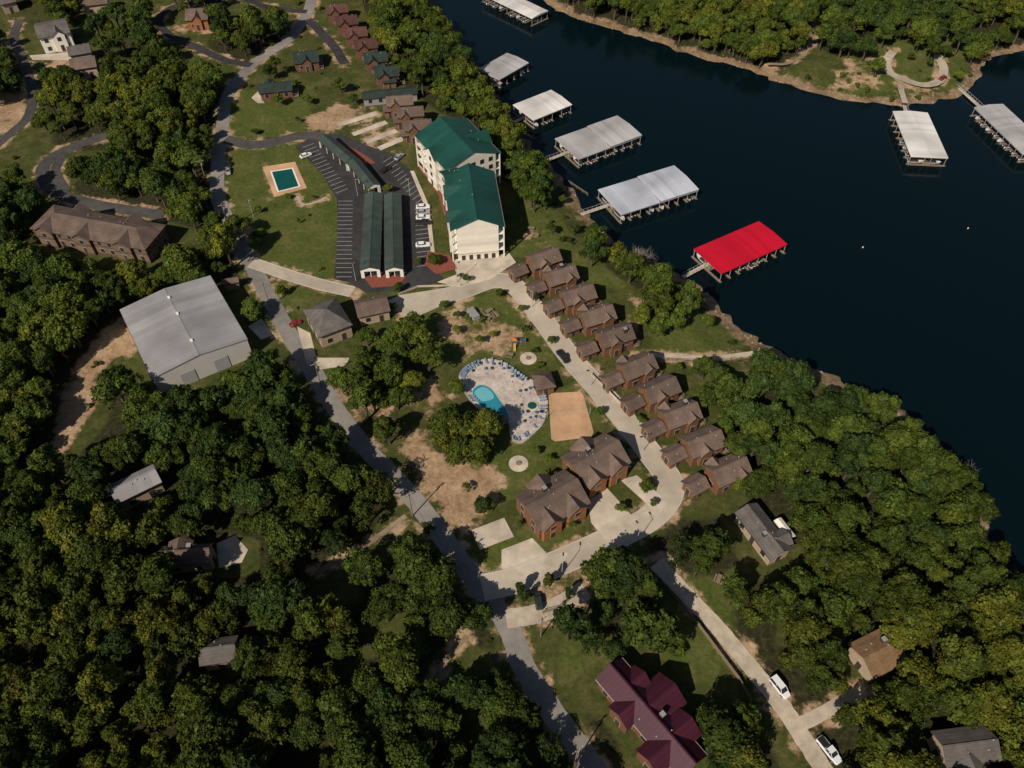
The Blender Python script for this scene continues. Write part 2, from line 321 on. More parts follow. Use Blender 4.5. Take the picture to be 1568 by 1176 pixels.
# ---------------------------------------------------------------- buildings
rects=[]
def house_c(name,cx,cy,ang,L,W,eave,rise,wm,rm,cross=(),floors=1,hip=False,inset=.5,ginset=.4,chimney=0,windows=True,margin=2.0,base=0,deck=0,gable_mat=None,open_sides=False,vents=3,blank=()):
    e=empty(name,(cx,cy,base),ang)
    rects.append((cx,cy,ang,L,W,margin))
    mb=MB(); hw=W/2; hl=L/2; t=.22
    if hip:
        k=min(hw,hl)*.95
        vs=[(-hl,-hw,eave),(hl,-hw,eave),(hl,hw,eave),(-hl,hw,eave),(-hl+k,0,eave+rise),(hl-k,0,eave+rise)]
        vs+=[(x,y,z-t) for x,y,z in vs[:4]]
        mb.add(vs,[(0,1,5,4),(1,2,5),(2,3,4,5),(3,0,4),(6,9,8,7),(0,6,7,1),(1,7,8,2),(2,8,9,3),(3,9,6,0)],rm)
    else:
        mb.prism([(-hw,eave),(-hw,eave-t),(0,eave+rise-t),(hw,eave-t),(hw,eave),(0,eave+rise)],-hl,hl,rm)
        mb.box(-hl+.05,hl-.05,-.14,.14,eave+rise-.04,eave+rise+.05,rm)
    wl=MB(); w=hw-inset; zt=eave-t+(rise*inset/hw)-.02; xl=hl-ginset
    gm=gable_mat or wm
    if not open_sides:
        if hip: wl.box(-xl,xl,-w,w,0,eave-t-.01,wm)
        else: wl.prism([(-w,0),(w,0),(w,zt),(0,eave+rise-t-.02),(-w,zt)],-xl,xl,wm)
    win=MB(); fh=(eave-.1)/floors
    def wrow(axis,fix,a0,a1,sg):
        n=max(1,int((a1-a0)/2.9)); st=(a1-a0)/n
        for fl in range(floors):
            z0=fl*fh+.95; z1=min(z0+1.35,fl*fh+fh-.35)
            for i in range(n):
                c=a0+st*(i+.5); ww=.62
                isdoor=(fl==0 and i==n//2)
                zz0=.05 if isdoor else z0; wd=.55 if isdoor else ww
                f0,f1=sorted((fix-sg*.05,fix+sg*.04)); g0,g1=sorted((fix-sg*.05,fix+sg*.07))
                if axis=='x':
                    win.box(c-wd-.1,c+wd+.1,f0,f1,zz0-.1*(not isdoor),z1+.1,'trim'); win.box(c-wd,c+wd,g0,g1,zz0,z1,'glass' if not isdoor else 'darktrim')
                else:
                    win.box(f0,f1,c-wd-.1,c+wd+.1,zz0-.1*(not isdoor),z1+.1,'trim'); win.box(g0,g1,c-wd,c+wd,zz0,z1,'glass' if not isdoor else 'darktrim')
    for (cxf,side,cw,proj,r2) in cross:
        x=cxf*hl; y1=side*(hw+proj); a,b=sorted((0,y1))
        mb.prism([(x-cw/2,eave),(x-cw/2,eave-t),(x,eave+r2-t),(x+cw/2,eave-t),(x+cw/2,eave),(x,eave+r2)],a,b,rm,'y')
        wy=side*(hw+proj-.35); a,b=sorted((0,wy)); q=cw/2-.35; zz=eave-t+r2*.35/(cw/2)-.03
        wl.prism([(x-q,0),(x+q,0),(x+q,zz),(x,eave+r2-t-.03),(x-q,zz)],a,b,gm,'y')
        if windows: wrow('x',wy,x-q+.3,x+q-.3,side)
    if windows and not open_sides:
        wrow('x',-w,-xl+.4,xl-.4,-1); wrow('x',w,-xl+.4,xl-.4,1)
        if -1 not in blank: wrow('y',-xl,-w+.3,w-.3,-1)
        if 1 not in blank: wrow('y',xl,-w+.3,w-.3,1)
    gk='darktrim' if 'roof' in rm and rm!='greenroof' else 'trim'
    fs=MB(); fs.box(-hl,hl,-hw-.1,-hw,eave-.2,eave-.03,gk); fs.box(-hl,hl,hw,hw+.1,eave-.2,eave-.03,gk); fs.obj('gutters',parent=e)
    det=MB()
    rs=random.Random(int(cx*31+cy*17))
    for i in range(vents):
        x=rs.uniform(-hl*.8,hl*.8); y=rs.uniform(-hw*.7,hw*.7); z=eave+rise*(1-abs(y)/hw)
        if hip and abs(x)>hl-hw: continue
        det.tube((x,y,z-.1),(x,y,z+.3),.11,.11,'steel')
    for i in range(chimney):
        x=rs.uniform(-hl*.5,hl*.5); y=rs.choice((-1,1))*hw*.35; z=eave+rise
        det.box(x-.4,x+.4,y-.4,y+.4,eave-.5,z+.4,'darktrim'); det.box(x-.46,x+.46,y-.46,y+.46,z+.4,z+.48,'greywall')
    if deck:
        s=1 if deck>0 else -1; d=abs(deck); x0,x1=sorted((s*xl,s*(xl+d)))
        z0=max(.5,eave*.5) if floors>1 else .5
        det.box(x0,x1,-w,w,z0-.15,z0,'wood')
        for y in np.linspace(-w+.05,w-.05,5): det.box(s*(xl+d)-.05,s*(xl+d)+.05,y-.05,y+.05,0,z0+1,'wood')
        det.box(s*(xl+d)-.04,s*(xl+d)+.04,-w,w,z0+.95,z0+1.03,'wood'); det.box(s*(xl+d)-.03,s*(xl+d)+.03,-w,w,z0+.5,z0+.55,'wood')
        for y in (-w,w): det.box(x0,x1,y-.04,y+.04,z0+.951,z0+1.031,'wood')
    mb.obj('roof',parent=e); wl.obj('walls',parent=e); win.obj('windows_and_doors',parent=e); det.obj('fittings',parent=e)
    return e
def rectpx(A,B,C,z):
    a=P(*A,z);b=P(*B,z);c=P(*C,z); ab=b-a; L=np.linalg.norm(ab); d=ab/L; n=np.array([-d[1],d[0]]); w=(c-b)@n
    if w<0: n=-n; w=-w
    ctr=a+ab/2+n*w/2; return ctr[0],ctr[1],math.atan2(d[1],d[0]),L,w
def house(name,A,B,C,eave,rise,wm,rm,**k):
    cx,cy,an,L,W=rectpx(A,B,C,eave); return house_c(name,cx,cy,an,L,W,eave,rise,wm,rm,**k)
def balconies(e,L,W,floors,fh,inset,ginset,sides=(-1,1)):
    mb=MB(); hl=L/2-ginset; w=W/2-inset
    for s in sides:
        y0,y1=sorted((s*w,s*(w+inset-.25)))
        yo=s*(w+inset-.25)
        for f in range(1,floors): mb.box(-hl,hl,y0,y1,f*fh-.15,f*fh,'white')
        for f in range(floors):
            z=f*fh
            mb.box(-hl,hl,yo-.04,yo+.04,z+.95,z+1.05,'white'); mb.box(-hl,hl,yo-.03,yo+.03,z+.25,z+.32,'white')
            for x in np.arange(-hl,hl,.45): mb.box(x-.03,x+.03,yo-.02,yo+.02,z+.3,z+.96,'white')
        for x in np.linspace(-hl,hl,max(3,int(L/3.4))): mb.box(x-.16,x+.16,yo-.17,yo+.15,0,floors*fh,'white')
        for x in np.linspace(-hl,hl,max(3,int(L/6.8)))[1:-1]:
            a,b=sorted((s*w,yo)); mb.box(x-.1,x+.1,a,b,0,floors*fh-.05,'cream')
    mb.obj('balconies',parent=e)
cx,cy,an,L,W=rectpx((773,347),(757,262),(680,275),11)
e=house_c('hotel_building',cx,cy,an,L,W,11,3.4,'cream','greenroof',floors=4,inset=1.7,cross=((.35,1,7,.6,2.4),(-.5,1,5,.6,1.8)),margin=3,blank=(-1,))
balconies(e,L,W,4,2.75,1.7,.4)
g=MB(); xs=-L/2+.35
for y in np.linspace(-W/2+3.2,W/2-3.2,5): g.box(xs-.05,xs+.02,y-.5,y+.5,.1,1.7,'darktrim')
g.box(xs-.12,xs+.02,-W/2+1.8,W/2-1.8,2.3,2.42,'trim')
g.obj('arcade',parent=e)
cx,cy,an,L,W=rectpx((683,262),(634,207),(712,178),11)
e=house_c('hotel_building',cx,cy,an,L,W,11,3.4,'cream','greenroof',floors=4,inset=1.6,cross=((-.1,-1,7,.6,2.6),(-.1,1,7,.8,2.6)),margin=3)
balconies(e,L,W,4,2.75,1.6,.4)
house('hotel_stair_tower',(672,262),(700,256),(706,284),11.5,1.6,'cream','greenroof',floors=4,margin=2)
def carport(A,B,C,mk='carportroof'):
    cx,cy,an,L,W=rectpx(A,B,C,3); e=house_c('carport',cx,cy,an,L,W,3,.9,'white',mk,open_sides=True,windows=False,vents=0,margin=.5)
    mb=MB()
    for x in np.linspace(-L/2+.4,L/2-.4,int(L/3)):
        for y in (-W/2+.3,0,W/2-.3): mb.box(x-.08,x+.08,y-.08,y+.08,0,2.85,'white')
    for s in (-1,1):
        x=s*(L/2-.06); mb.add([(x,-W/2+.1,2.78),(x,W/2-.1,2.78),(x,0,3.62)],[(0,1,2)],'white')
        x2=x-s*.15; mb.box(min(x,x2),max(x,x2),-W/2+.1,W/2-.1,2.4,2.77,'white')
        mb.box(min(x,x2),max(x,x2),-W/2+.1,-W/2+1.0,0,2.4,'white'); mb.box(min(x,x2),max(x,x2),W/2-1.0,W/2-.1,0,2.4,'white')
    mb.obj('frame',parent=e)
carport((551,414),(558,297),(586,297)); carport((589,414),(588,298),(614,298))
carport((487,214),(529,250),(545,240)); carport((531,249),(563,289),(582,282))
w_=house('metal_warehouse',(232,580),(183,474),(328,432),6.5,1.3,'warewall','metalroof',windows=False,vents=0,inset=.15,ginset=.15,margin=1.5)
cx,cy,an,L,W=rectpx((232,580),(183,474),(328,432),6.5)
mb=MB()
for x in (-L*.3,L*.1,L*.35): mb.box(x-.5,x+.5,-.3,.3,7.85,8.05,'white')
mb.box(-L/2+.05,-L/2+.12,-W*.25,-W*.1,0,4,'steel'); mb.box(-L/2+.05,-L/2+.12,W*.1,W*.25,0,4,'steel')
mb.obj('ridge_vents_and_doors',parent=w_)
house('apartment_building',(45,350),(222,383),(258,345),5.4,2.4,'aptwall','brownroof',cross=((-.75,-1,6,.7,2.0),(-.1,-1,6,.7,2.0),(.6,-1,6,.7,2.0),(-.5,1,5,.8,2),(.45,1,5,.8,2)),floors=2,vents=10,margin=2.0,hip=True)
house('lake_house',(58,60),(108,50),(96,28),6,2.2,'white','greyroof',cross=((.2,-1,5,.5,1.8),),floors=2,margin=2)
house('grey_house',(105,86),(140,80),(130,68),4,1.8,'greywall','greyroof',margin=1.5)
house('brown_house',(108,108),(148,102),(140,86),4,2,'tanwall','brownroof',margin=1.5)
house('log_cabin',(283,32),(318,30),(312,12),4,2.2,'orangewall','brownroof',cross=((0,-1,4,.6,2),),deck=1.5)
house('brown_house',(125,10),(165,5),(160,-6),4,2,'tanwall','brownroof')
house('small_house',(0,8),(25,2),(20,-10),4,2,'tanwall','greyroof')
for i,(u,v) in enumerate([(516,14),(531,32),(545,50),(560,68),(575,88),(592,110)]):
    c=P(u,v,4); rm='darkgreenroof' if i>3 else 'redbrownroof'
    house_c('lakeside_cabin',c[0],c[1],math.radians(12),8.5,6.5,4,2,'brickwall',rm,cross=((-.3,-1,4,1,1.7),),deck=2,margin=1)
    c=P(u+4,v+12,2.8); house_c('cabin_porch',c[0],c[1],math.radians(12),5,3,2.6,.6,'logwall',rm,margin=.5,vents=0)
house('green_roof_cabin',(449,98),(489,94),(484,76),3.5,2,'brickwall','darkgreenroof',cross=((0,-1,4,.5,1.6),),deck=1.5)
house('green_roof_cabin',(396,143),(448,138),(440,124),3.2,1.6,'brickwall','darkgreenroof',cross=((-.4,1,5,.5,1.4),),deck=2)
house('long_green_shed',(555,152),(640,143),(635,132),3,1,'greywall','darkgreenroof',vents=0,margin=1)
for u,v in ((612,155),(628,172),(640,192)):
    c=P(u,v,4.5); house_c('brown_cabin',c[0],c[1],math.radians(8),9,5.6,4.5,2,'logwall','brownroof',cross=((-.4,-1,3.5,.8,1.6),),deck=1.5,margin=1)
    c=P(u-16,v+10,3); house_c('cabin_garage',c[0],c[1],math.radians(8),4.2,4,2.8,1.2,'logwall','brownroof',margin=.5,vents=0)
ra=math.atan2(.495,.869)
main1=[(830,394),(857,421),(884,450),(911,481),(939,513)]; gar1=[(794,411),(822,437),(848,465),(874,495),(900,530)]
main2=[(974,560),(1006,595),(1041,634),(1076,675),(1110,718)]; gar2=[(938,578),(970,613),(1002,653),(1034,692),(1067,739)]
for i,(u,v) in enumerate(main1+main2):
    jx,jy=random.uniform(-.5,.5),random.uniform(-.2,.2)
    c=P(u+3,v-1,4.6); house_c('resort_cabin',c[0]+jx,c[1]+jy,ra+random.uniform(-.05,.05)-.08,8.8,6.3,4.3,2.1,'logwall','brownroof',cross=((.45,-1,3.4,.45,1.5),(-.45,1,3.4,.45,1.5)) if i%2 else ((-.2,-1,3.6,.45,1.6),),floors=1,deck=2.0,margin=1.0,chimney=1 if i%3==1 else 0,vents=3)
    c=c+np.array([.869,.495])*7.2
    a=MB(); a.box(-.4,.4,-.4,.4,0,.7,'greywall'); a.box(-.3,.3,-.3,.3,.7,.74,'dark'); a.obj('air_conditioner',(c[0]-3,c[1]+2.4,0),ra)
for (u,v) in gar1+gar2:
    c=P(u-1,v+1,3.0); house_c('cabin_garage',c[0],c[1],ra+random.uniform(-.05,.05),4.7,4.5,2.6,1.3,'logwall','brownroof',margin=.8,vents=1)
house('resort_lodge',(898,748),(967,708),(930,660),4.8,2.7,'logwall','brownroof',cross=((-.5,-1,5.2,.7,2.1),(.45,-1,5.2,.7,2.1),(.0,1,6,.8,2.3)),floors=2,vents=6,margin=1.5,chimney=1,gable_mat='orangewall')
house('resort_lodge',(826,814),(905,770),(865,718),4.8,2.7,'logwall','brownroof',cross=((-.5,-1,5.2,.7,2.1),(.45,-1,5.2,.7,2.1),(.0,1,6,.8,2.3)),floors=2,vents=6,margin=1.5,chimney=1,gable_mat='orangewall')
house('office_house',(488,517),(540,497),(508,458),4.5,3,'tanwall','greyroof',hip=True,margin=1.5)
house('brown_house',(548,487),(598,476),(582,452),3.5,1.8,'tanwall','brownroof',margin=1.2)
house('shed',(340,436),(366,432),(362,424),2.8,.8,'wood','brownroof',margin=.5,vents=0,windows=False)
house('pool_hut',(822,598),(852,592),(844,568),3,1.8,'logwall','brownroof',hip=True,margin=1,vents=0)
house('ranch_house',(1180,858),(1125,785),(1155,765),3.4,1.5,'tanwall','greyroof',cross=((-.5,-1,4,1,1.2),),margin=4.5,chimney=1)
house('white_canopy',(1208,826),(1185,797),(1196,793),2.8,.3,'white','white',open_sides=True,windows=False,vents=0,margin=2)
house('tan_roof_house',(1338,1040),(1392,1012),(1348,962),3.6,1.6,'tanwall','tanroof',margin=1.5,chimney=1)
house('dark_roof_house',(1450,1176),(1535,1165),(1505,1110),3.6,1.8,'tanwall','greyroof',margin=1.0,cross=((-.2,-1,5,2,1.4),))
house('maroon_roof_house',(1042,1195),(912,1040),(948,1002),4.2,2.4,'brickwall','maroon',cross=((.1,-1,7,3.6,2.2),(.55,-1,5,.9,1.9),(-.45,-1,6,1.8,2.1),(.3,1,5,1.5,1.8),(-.5,1,5.5,2.6,2.0)),margin=2,chimney=1)
house('woodland_house',(242,868),(322,862),(318,832),4,2,'tanwall','brownroof',cross=((-.3,1,5,1,1.6),),margin=0,chimney=1)
house('woodland_house',(178,772),(248,738),(225,715),4,1.6,'tanwall','metalroof',margin=-3)
house('woodland_house',(305,1020),(362,1012),(350,975),4,1.8,'tanwall','greyroof',margin=-3.5)
house('pump_house',(333,660),(346,658),(344,648),3,1,'white','white',margin=1,vents=0,windows=False)
# ---------------------------------------------------------------- pools & play
slab('swimming_pool_deck',[(402,256),(452,248),(470,288),(420,302)],'sand',.1,margin=4)
slab('swimming_pool',[(416,264),(447,259),(457,285),(427,293)],'poolgreen',.115,exclude=False)
mb=MB()
pp=[P(u,v) for u,v in [(415,263),(448,258),(459,286),(426,294)]]
for i in range(4):
    a,b=pp[i],pp[(i+1)%4]; d=(b-a)/np.linalg.norm(b-a); n=np.array([-d[1],d[0]])*.25
    q=[a-n-d*.25,b-n+d*.25,b+n+d*.25,a+n-d*.25]; mb.add([(*x,.14+i*.003) for x in q],[(0,1,2,3)],'white')
mb.obj('pool_coping')
deck=[(702,580),(712,562),(742,550),(772,555),(800,574),(826,590),(839,615),(834,645),(818,665),(797,680),(782,672),(778,650),(765,640),(735,628),(715,608)]
slab('resort_pool_deck',deck,'paver',.12,smooth=True,margin=1.5)
poolp=[(724,598),(736,590),(752,596),(764,612),(776,630),(779,645),(768,650),(752,640),(738,622),(727,612)]
slab('resort_pool',poolp,'poolblue',.135,smooth=True,exclude=False)
slab('pool_shallow_shelf',[(727,600),(740,593),(752,600),(756,610),(742,615),(730,610)],'poolpale',.145,smooth=True,exclude=False)
def discs(u,v,name,parts,n=24):
    c=P(u,v); mb=MB()
    for r,k,z in parts: mb.prism([(r*math.cos(2*math.pi*i/n),r*math.sin(2*math.pi*i/n)) for i in range(n)],-.05,z,k,'z')
    return mb.obj(name,(*c,0))
discs(815,622,'hot_tub',[(1.5,'pad',.3),(1.1,'poolgreen',.32)])
discs(794,710,'fire_pit',[(2.2,'pad',.08),(.6,'dirtpath',.35)])
discs(809,549,'fire_pit',[(2.1,'pad',.08),(.6,'dirtpath',.35)])
slab('volleyball_court',[(840,606),(845,602),(888,600),(893,604),(909,662),(905,669),(850,676),(844,672)],'sand',.06,margin=2.5)
c0=P(838,640); c1=P(903,634)
mb2=MB()
for c in (c0,c1): mb2.tube((*c,0),(*c,2.5),.07,.06,'steel')
for z in np.linspace(1.5,2.4,6): mb2.tube((*c0,z),(*c1,z),.008,.008,'steel',4)
mb2.obj('volleyball_net')
um=MB(); um.tube((0,0,0),(0,0,2.3),.03,.03,'steel',6)
n=8; vs=[(0,0,2.75)]+[(1.15*math.cos(2*math.pi*i/n),1.15*math.sin(2*math.pi*i/n),2.2) for i in range(n)]
um.add(vs,[(0,1+i,1+(i+1)%n) for i in range(n)],'bluefab'); um.tube((0,0,0),(0,0,.08),.3,.3,'dark',10); ume=um.mesh('patio_umbrella')
lg=MB(); lg.box(-.9,.35,-.3,.3,.3,.36,'loungefab'); lg.add([(.35,-.3,.33),(.95,-.3,.75),(.95,.3,.75),(.35,.3,.33)],[(0,1,2,3)],'loungefab')
for x in (-.8,.3):
    for y in (-.26,.26): lg.box(x-.03,x+.03,y-.03,y+.03,0,.3,'white')
lme=lg.mesh('lounge_chair')
for u,v in [(716,577),(728,565),(745,573),(757,566),(772,573),(785,585),(800,590),(812,603),(797,607),(790,630),(800,640),(812,648),(795,655),(822,640)]:
    o=bpy.data.objects.new('patio_umbrella',ume); p=P(u,v); o.location=(*p,.12); s=random.uniform(.36,.48); o.scale=(s,s,.95); link(o)
dk=catmull([P(u,v) for u,v in deck],6,True); cc=P(772,612)
for i in range(0,len(dk)):
    if random.random()<.3 or i>58 and i<82: continue
    p=dk[i]; d=cc-p; L_=np.linalg.norm(d); q=p+d/L_*1.2
    o=bpy.data.objects.new('lounge_chair',lme); o.location=(*q,.12); o.scale=(.85,.8,1); o.rotation_euler=(0,0,math.atan2(-d[1],-d[0])+random.uniform(-.2,.2)); link(o)
fn=MB()
for i in range(len(dk)):
    a=dk[i]; b=dk[(i+1)%len(dk)]; fn.tube((*a,1.25),(*b,1.25),.02,.02,'dark',4); fn.tube((*a,.3),(*b,.3),.02,.02,'dark',4); fn.tube((*a,0),(*a,1.3),.02,.02,'dark',4)
fn.obj('pool_fence')
c=P(775,652); mb=MB(); prev=None
for i in range(15):
    a=i/14*4.2; p=(c[0]+.9*math.cos(a),c[1]+.9*math.sin(a),2.2-i*.14)
    if prev: mb.tube(prev,p,.2,.2,'orange',8,False)
    prev=p
for i in range(4): mb.box(c[0]+.7+(i%2),c[0]+.78+(i%2),c[1]-.5+(i//2),c[1]-.42+(i//2),0,2.2,'steel')
mb.box(c[0]+.6,c[0]+1.8,c[1]-.6,c[1]+.6,2.1,2.2,'pad'); mb.obj('water_slide')
mb=MB()
for ox,oy in ((0,0),(2.2,.6)):
    for x in (-.6,.6):
        for y in (-.6,.6): mb.tube((ox+x,oy+y,0),(ox+x,oy+y,2.2),.05,.05,'wood',6)
    mb.box(ox-.6,ox+.6,oy-.6,oy+.6,1.1,1.2,'bluefab')
mb.add([(-.7,-.7,2.1),(.7,-.7,2.1),(.7,.7,2.1),(-.7,.7,2.1),(0,0,2.7)],[(0,1,4),(1,2,4),(2,3,4),(3,0,4)],'orange')
mb.add([(-.3,-.6,1.2),(.3,-.6,1.2),(.3,-2.4,.2),(-.3,-2.4,.2)],[(0,1,2,3)],'yellow')
mb.box(.6,1.6,-.1,.4,1.1,1.2,'wood'); mb.obj('playground_set',(*P(788,528),0))
def picnic(u,v,a):
    mb=MB(); mb.box(-1,1,-.4,.4,.7,.76,'wood')
    for s in (-1,1): mb.box(-1,1,s*.75-.14,s*.75+.14,.42,.47,'wood')
    for x in (-.7,.7): mb.box(x-.05,x+.05,-.8,.8,.3,.38,'wood'); mb.box(x-.05,x+.05,-.3,.3,0,.7,'wood')
    x,y,z=G(u,v); mb.obj('picnic_table',(x,y,z),a)
for u,v in [(750,478),(760,484),(745,490),(808,500),(780,545),(813,352),(820,362),(1100,888)]: picnic(u,v,random.uniform(0,3))
c=P(725,484); mb=MB(); mb.box(-2,2,-1,1,.5,.62,'steel'); mb.box(-1.9,1.9,-.9,.9,.62,1.5,'greywall')
for x in (-.8,.8):
    for y in (-1.05,1.05): mb.tube((x,y-.1,.4),(x,y+.1,.4),.38,.38,'rubber',10)
mb.box(2,3.2,-.06,.06,.5,.58,'steel'); mb.obj('utility_trailer',(*c,0),2.1)
lgm=MB()
for i in range(60):
    p=P(random.gauss(638,9),random.gauss(712,6)); a=random.uniform(0,3.1); l=random.uniform(.3,1.1); dx,dy=math.cos(a)*l,math.sin(a)*l; z=random.uniform(.08,.5)
    lgm.tube((p[0]-dx,p[1]-dy,z),(p[0]+dx,p[1]+dy,z+random.uniform(-.1,.2)),random.uniform(.05,.12),.04,'bark' if i%3 else 'greybark',5)
lgm.obj('brush_pile')
# ---------------------------------------------------------------- vehicles
def car_mesh(name,col,kind='car'):
    key='paint_'+name; M[key]=mat(key,col,.3,.03,1,spec=.5)
    mb=MB(); L=2.35 if kind!='pickup' else 2.75; hw=.92
    secs=[(-L,.78,.45,.82),(-L+.15,hw-.04,.3,.98),(-L+.8,hw,.27,1.02),(0,hw,.27,1.03),(L-1.2,hw,.27,1.0),(L-.35,hw-.06,.29,.88),(L,.7,.42,.7)]
    vs=[];fs=[]
    for x,w,z0,z1 in secs: vs+=[(x,-w+.1,z0),(x,-w,z0+.15),(x,-w,z1-.18),(x,-w+.12,z1),(x,w-.12,z1),(x,w,z1-.18),(x,w,z0+.15),(x,w-.1,z0)]
    for i in range(len(secs)-1):
        for j in range(8): fs.append((i*8+j,i*8+(j+1)%8,(i+1)*8+(j+1)%8,(i+1)*8+j))
    fs+=[tuple(range(7,-1,-1)),tuple(range((len(secs)-1)*8,len(secs)*8))]; mb.add(vs,fs,key)
    if kind=='car': x0,x1,r0,r1,zt=-1.9,1.0,-1.35,.25,1.48
    elif kind=='van': x0,x1,r0,r1,zt=-2.3,1.35,-2.15,.6,1.85
    else: x0,x1,r0,r1,zt=-.5,1.5,-.3,.75,1.75
    z0=.98
    vs=[(x0,-.82,z0),(x1,-.82,z0),(x1,.82,z0),(x0,.82,z0),(r0,-.66,zt-.05),(r1,-.66,zt-.05),(r1,.66,zt-.05),(r0,.66,zt-.05)]
    mb.add(vs,[(0,1,5,4),(1,2,6,5),(2,3,7,6),(3,0,4,7)],'glass')
    mb.box(r0-.04,r1+.04,-.69,.69,zt-.06,zt,key)
    for x in ((x0+x1)/2-.1,):
        for s in (-1,1): mb.tube((x,s*.83,z0),(x,s*.68,zt-.04),.05,.05,key,5)
    for a,b in ((x0,r0),(x1,r1)):
        for s in (-1,1): mb.tube((a,s*.82,z0),(b,s*.67,zt-.04),.05,.05,key,5)
    if kind=='pickup': mb.box(-2.6,-.65,-.72,.72,1.0,1.045,'dark')
    for x in (-L+.85,L-.9):
        for s in (-1,1): mb.tube((x,s*.72,.34),(x,s*.95,.34),.34,.34,'rubber',14); mb.tube((x,s*.95,.34),(x,s*.965,.34),.18,.18,'steel',10)
    for s in (-1,1): mb.box(L-.06,L-.0,s*.5-.14,s*.5+.14,.58,.68,'white'); mb.box(-L-.01,-L+.03,s*.62-.1,s*.62+.1,.68,.8,'mulch')
    return mb.mesh(name)
cw=car_mesh('white_car',(.7,.7,.7)); cv=car_mesh('white_van',(.7,.7,.7),'van'); cb=car_mesh('black_pickup',(.02,.02,.02),'pickup')
cr=car_mesh('red_car',(.25,.02,.02)); cs=car_mesh('silver_car',(.3,.3,.32)); ct=car_mesh('white_pickup',(.65,.67,.7),'pickup'); cg=car_mesh('dark_car',(.02,.035,.03),'van')
def put(me,u,v,u2,v2,name='parked_car',s=1):
    p=P(u,v); q=P(u2,v2)-p; o=bpy.data.objects.new(name,me); o.location=(*p,.04); o.rotation_euler=(0,0,math.atan2(q[1],q[0])); o.scale=(s,s,s); link(o)
for me,v in ((cw,319),(cs,327),(cw,335),(cb,343),(cw,377)): put(me,648,v,670,v-1,s=.88)
put(cw,469,240,480,236,s=.85); put(cb,862,548,872,560,'parked_pickup',.85); put(cr,453,497,462,493,s=.7)
put(cv,1193,1054,1209,1074,'parked_van',.92); put(ct,1268,1150,1284,1170,'parked_pickup',.92); put(cg,824,922,822,912,s=.8); put(cs,612,242,620,236,s=.85); put(cb,590,262,600,256,s=.8)
put(cr,1443,121,1450,117,s=.8); put(cs,350,264,352,275,s=.8)
# ---------------------------------------------------------------- docks and boats
bm=MB()
secs=[(-2.6,.95,-.1,.65),(-1.5,1.1,-.15,.7),(0,1.15,-.15,.75),(1.4,.95,-.1,.85),(2.3,.5,.05,.95),(2.9,.04,.4,1.0)]
vs=[];fs=[]
for x,w,z0,z1 in secs: vs+=[(x,-w*.55,z0),(x,-w,z1),(x,w,z1),(x,w*.55,z0)]
for i in range(len(secs)-1):
    for j in range(4): fs.append((i*4+j,i*4+(j+1)%4,(i+1)*4+(j+1)%4,(i+1)*4+j))
fs.append((3,2,1,0)); bm.add(vs,fs,'boathull'); bm.box(-2.4,1.0,-.85,.85,.76,.84,'darktrim'); bm.box(-2.95,-2.6,-.25,.25,.1,.9,'dark')
bm.add([(1.1,-.75,.8),(1.1,.75,.8),(.8,.6,1.25),(.8,-.6,1.25)],[(0,1,2,3)],'glass'); boat=bm.mesh('motorboat')
